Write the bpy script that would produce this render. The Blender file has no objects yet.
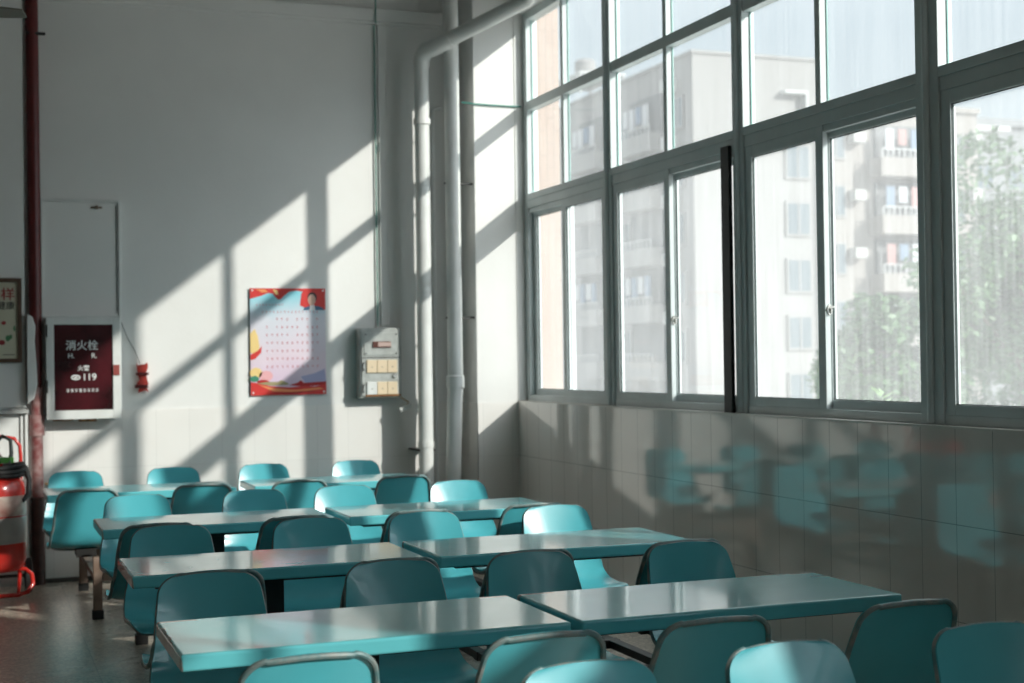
import bpy, bmesh, math, random
from mathutils import Vector, Matrix
random.seed(7)
C = bpy.context.scene.collection
SC = bpy.context.scene
PI = math.pi

# ------------------------------------------------------------------ camera
CAM_H = 1.57
AX = ((0.9343432, -0.00825369, 0.35627891), (-0.35610731, 0.01708264, 0.93428891), (-0.01379752, -0.99982001, 0.01302185))
right = Vector((AX[0][0], AX[1][0], AX[2][0])); down = Vector((AX[0][1], AX[1][1], AX[2][1])); fwd = Vector((AX[0][2], AX[1][2], AX[2][2]))
cd = bpy.data.cameras.new('camera'); cam = bpy.data.objects.new('camera', cd); C.objects.link(cam)
m = Matrix.Identity(4)
for i in range(3):
    m[i][0] = right[i]; m[i][1] = -down[i]; m[i][2] = -fwd[i]
m[2][3] = CAM_H
cam.matrix_world = m
cd.sensor_width = 36; cd.lens = 50.0
cd.dof.use_dof = True; cd.dof.focus_distance = 5.3; cd.dof.aperture_fstop = 3.2
cd.clip_end = 400
SC.camera = cam
# ------------------------------------------------------------------ sun, sky, exposure
SC.view_settings.view_transform = 'Standard'; SC.view_settings.look = 'None'
SC.view_settings.gamma = 1; SC.view_settings.use_curve_mapping = False
SC.view_settings.exposure = 0.0
SUN = Vector((-0.81, 1.0, -0.625)).normalized()
ld = bpy.data.lights.new('sun', 'SUN'); ld.energy = 5.0; ld.angle = math.radians(0.9); ld.color = (1.0, 0.95, 0.88)
lo = bpy.data.objects.new('sun', ld); C.objects.link(lo); lo.rotation_euler = SUN.to_track_quat('-Z', 'Y').to_euler()
W = bpy.data.worlds.new('sky'); SC.world = W; W.use_nodes = True
nt = W.node_tree; nt.nodes.clear()
def N(t, ty, **k):
    n = t.nodes.new(ty)
    for a, b in k.items(): setattr(n, a, b)
    return n
tc = N(nt, 'ShaderNodeTexCoord'); sp = N(nt, 'ShaderNodeSeparateXYZ'); rp = N(nt, 'ShaderNodeValToRGB')
nt.links.new(tc.outputs['Generated'], sp.inputs[0]); nt.links.new(sp.outputs['Z'], rp.inputs[0])
e = rp.color_ramp.elements
e[0].position = 0.0; e[0].color = (0.64, 0.69, 0.71, 1); e[1].position = 0.75; e[1].color = (1.35, 1.42, 1.5, 1)
e2 = rp.color_ramp.elements.new(0.22); e2.color = (0.54, 0.64, 0.72, 1)
e3 = rp.color_ramp.elements.new(0.4); e3.color = (0.95, 1.02, 1.08, 1)
dt = N(nt, 'ShaderNodeVectorMath', operation='DOT_PRODUCT'); dt.inputs[1].default_value = -SUN
nt.links.new(tc.outputs['Generated'], dt.inputs[0])
mx = N(nt, 'ShaderNodeMath', operation='MAXIMUM'); nt.links.new(dt.outputs['Value'], mx.inputs[0]); mx.inputs[1].default_value = 0
pw = N(nt, 'ShaderNodeMath', operation='POWER'); nt.links.new(mx.outputs[0], pw.inputs[0]); pw.inputs[1].default_value = 24
ml = N(nt, 'ShaderNodeMath', operation='MULTIPLY_ADD'); nt.links.new(pw.outputs[0], ml.inputs[0]); ml.inputs[1].default_value = 6.0; ml.inputs[2].default_value = 1.0
bg = N(nt, 'ShaderNodeBackground'); wo = N(nt, 'ShaderNodeOutputWorld')
nt.links.new(rp.outputs[0], bg.inputs[0]); nt.links.new(ml.outputs[0], bg.inputs[1]); nt.links.new(bg.outputs[0], wo.inputs[0])

# room dimensions
XW, YB, YS, XS = 4.04, 10.88, 10.48, 3.705     # right wall, back wall, corner pier face, pier left side
ZT, ZC = 1.24, 5.0                            # top of tiles, ceiling
XL, YF = -5.5, -5.0
K = 1.0223
def ky(y): return y * K
def kz(z): return CAM_H + (z - CAM_H) * K
def portal(y0, y1):
    a = bpy.data.lights.new('window_portal', 'AREA'); a.shape = 'RECTANGLE'; a.size = 3.0; a.size_y = y1 - y0
    o = bpy.data.objects.new('window_portal', a); C.objects.link(o)
    o.location = (XW + .17, (y0 + y1) / 2, 2.75); o.rotation_euler = (0, PI / 2, 0)
    a.cycles.is_portal = True
portal(4.1, 10.5); portal(-4.3, 0.8)

# ------------------------------------------------------------------ materials
def mat(name, col, rough=.5, metal=0, spec=.5, noise=0, nscale=8, ncol=None, bump=0, coat=0, bscale=None):
    M = bpy.data.materials.new(name); M.use_nodes = True; t = M.node_tree
    b = t.nodes['Principled BSDF']
    b.inputs['Base Color'].default_value = (*col, 1); b.inputs['Roughness'].default_value = rough
    b.inputs['Metallic'].default_value = metal; b.inputs['Specular IOR Level'].default_value = spec
    b.inputs['Coat Weight'].default_value = coat; b.inputs['Coat Roughness'].default_value = .06
    if noise or bump:
        tc = N(t, 'ShaderNodeTexCoord'); nz = N(t, 'ShaderNodeTexNoise'); nz.inputs['Scale'].default_value = nscale; nz.inputs['Detail'].default_value = 5
        t.links.new(tc.outputs['Object'], nz.inputs['Vector'])
        if noise:
            r = N(t, 'ShaderNodeValToRGB'); r.color_ramp.elements[0].position = .35; r.color_ramp.elements[1].position = .7
            r.color_ramp.elements[0].color = (*col, 1); nc = ncol or tuple(c * (1 - noise) for c in col); r.color_ramp.elements[1].color = (*nc, 1)
            t.links.new(nz.outputs['Fac'], r.inputs[0]); t.links.new(r.outputs[0], b.inputs['Base Color'])
        if bump:
            nb = nz
            if bscale:
                nb = N(t, 'ShaderNodeTexNoise'); nb.inputs['Scale'].default_value = bscale; t.links.new(tc.outputs['Object'], nb.inputs['Vector'])
            bp = N(t, 'ShaderNodeBump'); bp.inputs['Strength'].default_value = bump; bp.inputs['Distance'].default_value = .004
            t.links.new(nb.outputs['Fac'], bp.inputs['Height']); t.links.new(bp.outputs[0], b.inputs['Normal'])
    return M
def tile_mat(name, axis, off, col, wid=.245, rowh=.425, zoff=.03, rough=.1, mort=.38):
    M = mat(name, col, rough, coat=.75); t = M.node_tree; b = t.nodes['Principled BSDF']
    tc = N(t, 'ShaderNodeTexCoord'); s = N(t, 'ShaderNodeSeparateXYZ'); t.links.new(tc.outputs['Object'], s.inputs[0])
    a = N(t, 'ShaderNodeMath', operation='ADD'); t.links.new(s.outputs[axis], a.inputs[0]); a.inputs[1].default_value = off
    z = N(t, 'ShaderNodeMath', operation='ADD'); t.links.new(s.outputs['Z'], z.inputs[0]); z.inputs[1].default_value = zoff
    c = N(t, 'ShaderNodeCombineXYZ'); t.links.new(a.outputs[0], c.inputs[0]); t.links.new(z.outputs[0], c.inputs[1])
    br = N(t, 'ShaderNodeTexBrick'); br.offset = 0; br.inputs['Scale'].default_value = 1
    br.inputs['Brick Width'].default_value = wid; br.inputs['Row Height'].default_value = rowh
    br.inputs['Mortar Size'].default_value = .002; br.inputs['Mortar Smooth'].default_value = .3
    br.inputs['Color1'].default_value = (*col, 1); br.inputs['Color2'].default_value = (*[x * .95 for x in col], 1)
    br.inputs['Mortar'].default_value = (*[x * mort for x in col], 1)
    t.links.new(c.outputs[0], br.inputs['Vector']); t.links.new(br.outputs['Color'], b.inputs['Base Color'])
    nz = N(t, 'ShaderNodeTexNoise'); nz.inputs['Scale'].default_value = 3.0; t.links.new(tc.outputs['Object'], nz.inputs['Vector'])
    ad = N(t, 'ShaderNodeMath', operation='MULTIPLY_ADD'); t.links.new(br.outputs['Fac'], ad.inputs[0]); ad.inputs[1].default_value = -.6
    t.links.new(nz.outputs['Fac'], ad.inputs[2])
    bp = N(t, 'ShaderNodeBump'); bp.inputs['Strength'].default_value = .25; bp.inputs['Distance'].default_value = .003
    t.links.new(ad.outputs[0], bp.inputs['Height']); t.links.new(bp.outputs[0], b.inputs['Normal'])
    return M
def plaster_mat():
    M = mat('painted_plaster', (.79, .785, .765), .55, noise=.07, nscale=1.3, bump=.15, bscale=30); return M
def dust_haze_mat(name, amount, streak=True, tint=(.93, .95, .96)):
    M = bpy.data.materials.new(name); M.use_nodes = True; t = M.node_tree; t.nodes.clear()
    out = N(t, 'ShaderNodeOutputMaterial'); tr = N(t, 'ShaderNodeBsdfTransparent'); tr.inputs[0].default_value = (.97, .99, .985, 1)
    gl = N(t, 'ShaderNodeBsdfGlossy'); gl.inputs['Roughness'].default_value = .02
    lw = N(t, 'ShaderNodeLayerWeight'); lw.inputs[0].default_value = .5
    fp_ = N(t, 'ShaderNodeMath', operation='POWER'); t.links.new(lw.outputs['Facing'], fp_.inputs[0]); fp_.inputs[1].default_value = 4
    fr = N(t, 'ShaderNodeMath', operation='MULTIPLY_ADD'); t.links.new(fp_.outputs[0], fr.inputs[0]); fr.inputs[1].default_value = .22; fr.inputs[2].default_value = .02
    m1 = N(t, 'ShaderNodeMixShader'); t.links.new(fr.outputs[0], m1.inputs[0]); t.links.new(tr.outputs[0], m1.inputs[1]); t.links.new(gl.outputs[0], m1.inputs[2])
    last = m1
    if amount > 0:
        tl = N(t, 'ShaderNodeBsdfTranslucent'); tl.inputs[0].default_value = (*tint, 1)
        m2 = N(t, 'ShaderNodeMixShader'); t.links.new(m1.outputs[0], m2.inputs[1]); t.links.new(tl.outputs[0], m2.inputs[2])
        tc = N(t, 'ShaderNodeTexCoord'); mp = N(t, 'ShaderNodeMapping'); mp.inputs['Scale'].default_value = (1, 26, 1.2)
        nz = N(t, 'ShaderNodeTexNoise'); nz.inputs['Scale'].default_value = 1.5; nz.inputs['Detail'].default_value = 6
        t.links.new(tc.outputs['Object'], mp.inputs[0]); t.links.new(mp.outputs[0], nz.inputs['Vector'])
        mr = N(t, 'ShaderNodeMapRange'); mr.inputs['To Min'].default_value = amount * .78; mr.inputs['To Max'].default_value = amount * 1.22
        mr.inputs['From Min'].default_value = .3; mr.inputs['From Max'].default_value = .7
        t.links.new(nz.outputs['Fac'], mr.inputs[0]); t.links.new(mr.outputs[0], m2.inputs[0]); last = m2
    t.links.new(last.outputs[0], out.inputs[0]); return M
def floor_mat():
    M = mat('worn_terrazzo', (.2, .19, .17), .3, coat=.6); t = M.node_tree; b = t.nodes['Principled BSDF']; b.inputs['Coat Roughness'].default_value = .3
    tc = N(t, 'ShaderNodeTexCoord'); v = N(t, 'ShaderNodeTexVoronoi'); v.inputs['Scale'].default_value = 75
    t.links.new(tc.outputs['Object'], v.inputs['Vector'])
    r = N(t, 'ShaderNodeValToRGB'); r.color_ramp.interpolation = 'CONSTANT'
    cs = [(0, (.33, .28, .23)), (.35, (.46, .395, .32)), (.6, (.58, .50, .41)), (.82, (.72, .63, .53))]
    for i, (p, c) in enumerate(cs):
        el = r.color_ramp.elements[i] if i < 2 else r.color_ramp.elements.new(p)
        el.position = p; el.color = (*c, 1)
    sx = N(t, 'ShaderNodeSeparateColor'); t.links.new(v.outputs['Color'], sx.inputs[0]); t.links.new(sx.outputs[0], r.inputs[0])
    nz = N(t, 'ShaderNodeTexNoise'); nz.inputs['Scale'].default_value = 1.6; nz.inputs['Detail'].default_value = 6; t.links.new(tc.outputs['Object'], nz.inputs['Vector'])
    mr = N(t, 'ShaderNodeMapRange'); mr.inputs['To Min'].default_value = .75; mr.inputs['To Max'].default_value = 1.3; t.links.new(nz.outputs['Fac'], mr.inputs[0])
    br = N(t, 'ShaderNodeTexBrick'); br.offset = 0; br.inputs['Scale'].default_value = 1; br.inputs['Brick Width'].default_value = .6; br.inputs['Row Height'].default_value = .6
    br.inputs['Mortar Size'].default_value = .003; br.inputs['Color1'].default_value = (1, 1, 1, 1); br.inputs['Color2'].default_value = (.93, .93, .93, 1); br.inputs['Mortar'].default_value = (.5, .5, .5, 1)
    t.links.new(tc.outputs['Object'], br.inputs['Vector'])
    m1 = N(t, 'ShaderNodeMix', data_type='RGBA', blend_type='MULTIPLY'); m1.inputs[0].default_value = 1
    t.links.new(r.outputs[0], m1.inputs[6]); t.links.new(mr.outputs[0], m1.inputs[7])
    m2 = N(t, 'ShaderNodeMix', data_type='RGBA', blend_type='MULTIPLY'); m2.inputs[0].default_value = 1
    t.links.new(m1.outputs[2], m2.inputs[6]); t.links.new(br.outputs['Color'], m2.inputs[7])
    t.links.new(m2.outputs[2], b.inputs['Base Color'])
    m3 = N(t, 'ShaderNodeMapRange'); m3.inputs['To Min'].default_value = .18; m3.inputs['To Max'].default_value = .42; t.links.new(nz.outputs['Fac'], m3.inputs[0])
    t.links.new(m3.outputs[0], b.inputs['Roughness'])
    return M
def table_mat(name, worn):
    """glossy fibreglass; optionally chipped grey-brown along the left end and corners"""
    M = mat(name, (.14, .55, .60), .17, coat=.6); t = M.node_tree; b = t.nodes['Principled BSDF']
    tc = N(t, 'ShaderNodeTexCoord'); s = N(t, 'ShaderNodeSeparateXYZ'); t.links.new(tc.outputs['Object'], s.inputs[0])
    nz = N(t, 'ShaderNodeTexNoise'); nz.inputs['Scale'].default_value = 9; nz.inputs['Detail'].default_value = 5; t.links.new(tc.outputs['Object'], nz.inputs['Vector'])
    # distance to left end + noise
    a = N(t, 'ShaderNodeMath', operation='MULTIPLY_ADD'); t.links.new(nz.outputs['Fac'], a.inputs[0]); a.inputs[1].default_value = .06; t.links.new(s.outputs['X'], a.inputs[2])
    lt = N(t, 'ShaderNodeMath', operation='LESS_THAN'); t.links.new(a.outputs[0], lt.inputs[0]); lt.inputs[1].default_value = -.598 + .034 if worn else -5
    # far-edge worn strip on corners: |x|>.38 and y>.27
    ab = N(t, 'ShaderNodeMath', operation='ABSOLUTE'); t.links.new(s.outputs['X'], ab.inputs[0])
    a2 = N(t, 'ShaderNodeMath', operation='MULTIPLY_ADD'); t.links.new(nz.outputs['Fac'], a2.inputs[0]); a2.inputs[1].default_value = .3; t.links.new(ab.outputs[0], a2.inputs[2])
    g1 = N(t, 'ShaderNodeMath', operation='GREATER_THAN'); t.links.new(a2.outputs[0], g1.inputs[0]); g1.inputs[1].default_value = .62
    ay = N(t, 'ShaderNodeMath', operation='ABSOLUTE'); t.links.new(s.outputs['Y'], ay.inputs[0])
    a3 = N(t, 'ShaderNodeMath', operation='MULTIPLY_ADD'); t.links.new(nz.outputs['Fac'], a3.inputs[0]); a3.inputs[1].default_value = .03; t.links.new(s.outputs['Y'], a3.inputs[2])
    g2 = N(t, 'ShaderNodeMath', operation='GREATER_THAN'); t.links.new(a3.outputs[0], g2.inputs[0]); g2.inputs[1].default_value = .268
    g3 = N(t, 'ShaderNodeMath', operation='LESS_THAN'); t.links.new(ay.outputs[0], g3.inputs[0]); g3.inputs[1].default_value = .2835
    p1 = N(t, 'ShaderNodeMath', operation='MULTIPLY'); t.links.new(g1.outputs[0], p1.inputs[0]); t.links.new(g2.outputs[0], p1.inputs[1])
    p2 = N(t, 'ShaderNodeMath', operation='MULTIPLY'); t.links.new(p1.outputs[0], p2.inputs[0]); t.links.new(g3.outputs[0], p2.inputs[1])
    mxn = N(t, 'ShaderNodeMath', operation='MAXIMUM'); t.links.new(p2.outputs[0], mxn.inputs[0]); t.links.new(lt.outputs[0], mxn.inputs[1])
    mm = N(t, 'ShaderNodeMath', operation='MULTIPLY'); t.links.new(mxn.outputs[0], mm.inputs[0]); mm.inputs[1].default_value = .85
    n2 = N(t, 'ShaderNodeTexNoise'); n2.inputs['Scale'].default_value = 40; t.links.new(tc.outputs['Object'], n2.inputs['Vector'])
    r = N(t, 'ShaderNodeValToRGB'); r.color_ramp.elements[0].color = (.13, .10, .08, 1); r.color_ramp.elements[1].color = (.32, .29, .25, 1)
    r.color_ramp.elements[0].position = .35; r.color_ramp.elements[1].position = .65
    t.links.new(n2.outputs['Fac'], r.inputs[0])
    mc = N(t, 'ShaderNodeMix', data_type='RGBA'); mc.inputs[6].default_value = (.14, .55, .60, 1)
    t.links.new(mm.outputs[0], mc.inputs[0]); t.links.new(r.outputs[0], mc.inputs[7]); t.links.new(mc.outputs[2], b.inputs['Base Color'])
    mr = N(t, 'ShaderNodeMapRange'); mr.inputs['To Min'].default_value = .12; mr.inputs['To Max'].default_value = .26; t.links.new(nz.outputs['Fac'], mr.inputs[0])
    t.links.new(mr.outputs[0], b.inputs['Roughness'])
    return M
M = {}
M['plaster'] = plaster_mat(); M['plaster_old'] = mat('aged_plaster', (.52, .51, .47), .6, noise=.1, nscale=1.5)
M['tile_r'] = tile_mat('glazed_tile_right', 'Y', -.16 + 20, (.84, .81, .77), rough=.06)
M['tile_b'] = tile_mat('glazed_tile_back', 'X', 20.02, (.86, .84, .81), mort=.85)
M['ledge'] = mat('tile_edge', (.72, .70, .66), .3)
M['floor'] = floor_mat()
M['ceiling'] = mat('ceiling_paint', (.42, .42, .41), .8)
M['alu'] = mat('painted_aluminium', (.62, .68, .68), .38, noise=.12, nscale=4)
M['gasket'] = mat('dark_gasket', (.03, .05, .05), .6)
M['green_edge'] = mat('glass_edge', (.26, .46, .42), .25)
M['black'] = mat('black_paint', (.012, .012, .012), .5)
M['chrome'] = mat('dull_chrome', (.75, .74, .7), .25, 1)
M['glass'] = dust_haze_mat('hazed_pane', .09)  # upper panes: translucent veil stands in for the haze outdoors
M['dust'] = dust_haze_mat('dusty_pane', .135)
M['pipe'] = mat('white_pvc_pipe', (.72, .73, .71), .4, noise=.1, nscale=5)
M['chair'] = mat('turquoise_fibreglass', (.085, .47, .54), .27, coat=.25, noise=.06, nscale=6)
M['chair_rim'] = mat('scuffed_rim', (.10, .22, .23), .45, noise=.5, nscale=25, ncol=(.30, .30, .28))
M['table'] = table_mat('table_fibreglass', False); M['table_worn'] = table_mat('worn_table_fibreglass', True)
M['steel'] = mat('black_painted_steel', (.02, .019, .018), .45, noise=.3, nscale=20)
M['rust_steel'] = mat('rusty_brown_steel', (.16, .10, .07), .45, noise=.5, nscale=14, ncol=(.26, .19, .15))
M['rubber'] = mat('black_rubber', (.012, .012, .012), .7)
M['red_dark'] = mat('dark_red_paint', (.13, .015, .015), .35, noise=.3, nscale=10)
M['red_pink'] = mat('faded_red_paint', (.30, .085, .085), .5, noise=.5, nscale=18, ncol=(.50, .34, .32))
M['red'] = mat('extinguisher_red', (.55, .03, .022), .22, coat=.4)
M['white'] = mat('white_enamel', (.75, .76, .74), .35, noise=.08, nscale=10)
M['rust'] = mat('rust_stain', (.40, .17, .05), .8, noise=.6, nscale=30)
M['cream'] = mat('cream_plastic', (.74, .60, .42), .35)
M['grey_box'] = mat('grey_enamel', (.46, .48, .46), .4, noise=.25, nscale=16)
M['teal_wire'] = mat('teal_wire', (.04, .22, .18), .4)
M['dark'] = mat('dark_detail', (.03, .03, .03), .5)

# ------------------------------------------------------------------ mesh helpers
class MB:
    def __init__(s): s.bm = bmesh.new()
    def box(s, x0, x1, y0, y1, z0, z1):
        v = [s.bm.verts.new(p) for p in ((x0, y0, z0), (x1, y0, z0), (x1, y1, z0), (x0, y1, z0), (x0, y0, z1), (x1, y0, z1), (x1, y1, z1), (x0, y1, z1))]
        for f in ((0, 3, 2, 1), (4, 5, 6, 7), (0, 1, 5, 4), (1, 2, 6, 5), (2, 3, 7, 6), (3, 0, 4, 7)): s.bm.faces.new([v[i] for i in f])
        return s
    def tube(s, pts, r, n=12, closed=False):
        pts = [Vector(p) for p in pts]; L = len(pts); rings = []; ref = None
        for i, p in enumerate(pts):
            if closed: d = pts[(i + 1) % L] - pts[i - 1]
            else: d = pts[min(i + 1, L - 1)] - pts[max(i - 1, 0)]
            d.normalize()
            if ref is None:
                ref = Vector((0, 0, 1)) if abs(d.z) < .9 else Vector((1, 0, 0))
            a = (ref - d * ref.dot(d)).normalized(); b = d.cross(a); ref = a
            rr = r[i] if isinstance(r, (list, tuple)) else r
            rings.append([s.bm.verts.new(p + a * math.cos(2 * PI * k / n) * rr + b * math.sin(2 * PI * k / n) * rr) for k in range(n)])
        for i in range(L if closed else L - 1):
            A, B = rings[i], rings[(i + 1) % L]
            for k in range(n): s.bm.faces.new((A[k], A[(k + 1) % n], B[(k + 1) % n], B[k]))
        if not closed:
            s.bm.faces.new(rings[0][::-1]); s.bm.faces.new(rings[-1])
        return s
    def lathe(s, c, prof, n=32, axis='z'):
        rings = []
        for r, z in prof:
            ring = []
            for k in range(n):
                a = 2 * PI * k / n; u, v = r * math.cos(a), r * math.sin(a)
                p = (c[0] + u, c[1] + v, c[2] + z) if axis == 'z' else (c[0] + z, c[1] + u, c[2] + v) if axis == 'x' else (c[0] + u, c[1] + z, c[2] + v)
                ring.append(s.bm.verts.new(p))
            rings.append(ring)
        for A, B in zip(rings, rings[1:]):
            for k in range(n): s.bm.faces.new((A[k], A[(k + 1) % n], B[(k + 1) % n], B[k]))
        s.bm.faces.new(rings[0][::-1]); s.bm.faces.new(rings[-1]); return s
    def prism(s, pts, y0, y1):           # polygon in x,z extruded along y
        a = [s.bm.verts.new((x, y0, z)) for x, z in pts]; b = [s.bm.verts.new((x, y1, z)) for x, z in pts]
        s.bm.faces.new(a); s.bm.faces.new(b[::-1]); n = len(pts)
        for k in range(n): s.bm.faces.new((a[k], b[k], b[(k + 1) % n], a[(k + 1) % n]))
        return s
    def build(s, name, m, parent=None, bevel=0, smooth=False, loc=None, seg=2):
        bmesh.ops.recalc_face_normals(s.bm, faces=s.bm.faces)
        if bevel:
            bmesh.ops.bevel(s.bm, geom=list(s.bm.edges), offset=bevel, segments=seg, profile=.5, affect='EDGES', clamp_overlap=True)
        me = bpy.data.meshes.new(name); s.bm.to_mesh(me); s.bm.free(); me.materials.append(m)
        if smooth:
            for p in me.polygons: p.use_smooth = True
            try: me.set_sharp_from_angle(angle=math.radians(40))
            except Exception: pass
        o = bpy.data.objects.new(name, me); C.objects.link(o)
        if parent is not None: o.parent = parent
        if loc is not None: o.location = loc
        return o
def tag(o, label=None, cat=None, group=None, kind=None):
    if label: o['label'] = label
    if cat: o['category'] = cat
    if group: o['group'] = group
    if kind: o['kind'] = kind
    return o
def empty(name, loc, rz=0):
    o = bpy.data.objects.new(name, None); C.objects.link(o); o.location = loc; o.rotation_euler = (0, 0, rz); o.empty_display_size = .1; return o
def struct(o, label=None, cat=None):
    o['kind'] = 'structure'
    if label: o['label'] = label
    if cat: o['category'] = cat
    return o
def text(name, s, size, m, parent, loc, rot=(PI / 2, 0, 0), ext=.001, align='CENTER', bold=0, sx=1):
    cu = bpy.data.curves.new(name, 'FONT'); cu.body = s; cu.size = 1; cu.extrude = ext / size; cu.align_x = align; cu.align_y = 'CENTER'; cu.offset = .012; cu.resolution_u = 6
    tmp = bpy.data.objects.new('tmp', cu); C.objects.link(tmp); dg = bpy.context.evaluated_depsgraph_get(); dg.update()
    me = bpy.data.meshes.new_from_object(tmp.evaluated_get(dg)); bpy.data.objects.remove(tmp); bpy.data.curves.remove(cu)
    me.transform(Matrix.Scale(size, 4)); me.materials.clear(); me.materials.append(m); me.name = name
    o = bpy.data.objects.new(name, me); C.objects.link(o); o.parent = parent; o.location = loc; o.rotation_euler = rot; o.scale = (sx, 1, 1); return o
def copy_tree(o, parent=None):
    c = o.copy(); C.objects.link(c); c.parent = parent
    for ch in list(o.children): copy_tree(ch, c)
    return c

# ------------------------------------------------------------------ the room
struct(MB().box(XL - .2, XW + .16, YF - .2, YB + .2, -.2, 0).build('floor', M['floor']), 'speckled grey-brown terrazzo floor, polished and worn', 'floor')
struct(MB().box(XL - .2, XW + .16, YF - .2, YB + .2, ZC, ZC + .2).build('ceiling', M['ceiling']), 'pale painted ceiling slab high above the tables', 'ceiling')
struct(MB().box(XL - .2, XW, YB + .006, YB + .2, 0, ZC).build('wall_back', M['plaster']), 'pale painted back wall with window shadows across it', 'wall')
struct(MB().box(XL - .2, XL, YF, YB, 0, ZC).build('wall_left', M['plaster_old']), 'pale painted wall on the left side of the hall', 'wall')
struct(MB().box(XL - .2, XW, YF - .2, YF, 0, ZC).build('wall_front', M['plaster_old']), 'pale painted wall at the near end of the hall', 'wall')
WZ0, WZ1 = 1.25, 4.31; FX = 4.118
w = MB()
w.box(XW + .006, XW + .2, YF - .2, YB + .2, 0, WZ0 - .004)
w.box(XW + .006, XW + .2, YF - .2, YB + .2, WZ1, ZC)
w.box(XW + .006, XW + .2, 10.48, YB + .2, WZ0, WZ1)
w.box(XW + .006, XW + .2, .655, 4.1, WZ0, WZ1)
w.box(XW + .006, XW + .2, YF - .2, -4.305, WZ0, WZ1)
struct(w.build('wall_right', M['plaster']), 'window wall on the right, painted above and tiled below', 'wall')
struct(MB().box(XS, XW + .01, YS + .006, YB + .006, 0, ZC).build('wall_corner', M['plaster']), 'sunlit pale corner pier between the pipes and the windows', 'wall')
struct(MB().box(XS - .004, XW, YS, YS + .006, 0, ZT).box(XS - .004, XS, YS, YB, 0, ZT).build('trim_1', M['tile_b']), 'glazed tiles at the foot of the corner pier', 'tiles')
struct(MB().box(XL, XS, YB, YB + .006, 0, ZT).build('trim_2', M['tile_b']), 'glossy white tiles along the foot of the back wall', 'tiles')
struct(MB().box(XW, XW + .006, YF, YS, 0, ZT).build('trim_3', M['tile_r']), 'glossy wall tiles below the windows, reflecting the tables', 'tiles')
struct(MB().box(XW, FX + .01, 4.1, 10.48, WZ0 - .010, WZ0).build('trim_4', M['ledge']), 'thin pale ledge on top of the tiles under the windows', 'ledge')
struct(MB().box(XL, XS, YB - .05, YB + .006, 4.262, 4.36).box(XL, XS, YB - .025, YB + .006, 4.24, 4.262).build('trim_5', M['plaster'], bevel=.004), 'moulding band across the top of the back wall', 'moulding')
struct(MB().box(XL, 3.28, YB - .012, YB, .0, .03).build('baseboard_back', mat('dark_skirting', (.10, .09, .08), .5)), 'dark strip where the tiled back wall meets the floor', 'skirting')

# left of the red riser: a shallow boxed wall with a lower cupboard panel
struct(MB().box(XL, .372, 10.80, YB + .006, 1.262, ZC).build('wall_pier', M['plaster']), 'shallow pale wall pier left of the dark red pipe', 'wall')
struct(MB().box(XL, .392, 10.765, 10.87, 1.235, 1.262).box(XL, .38, 10.78, 10.87, 1.275, 1.283).build('trim_6', mat('chipped_ledge', (.62, .63, .61), .5, noise=.5, nscale=12), bevel=.003), 'chipped ledge on the wall left of the red pipe', 'ledge')
struct(MB().box(XL, .372, 10.815, 10.87, 0, 1.235).build('wall_panel', M['white']), 'white lower wall panel behind the fire extinguisher', 'wall panel')
struct(MB().box(.365, .385, 10.79, 10.815, 0, 1.235).box(.335, .352, 10.80, 10.815, 0, 1.235).build('trim_7', M['white'], bevel=.003), 'upright white edge of the panel behind the fire extinguisher', 'trim')
b_ = MB().prism([(.382, 1.30), (.43, 1.34), (.452, 1.44), (.445, 1.6), (.435, 1.75), (.442, 1.86), (.42, 1.93), (.382, 1.95)], 10.745, 10.79)
struct(b_.build('trim_8', M['plaster'], bevel=.006), 'lump of white plaster covering part of the red pipe', 'plaster')

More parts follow.
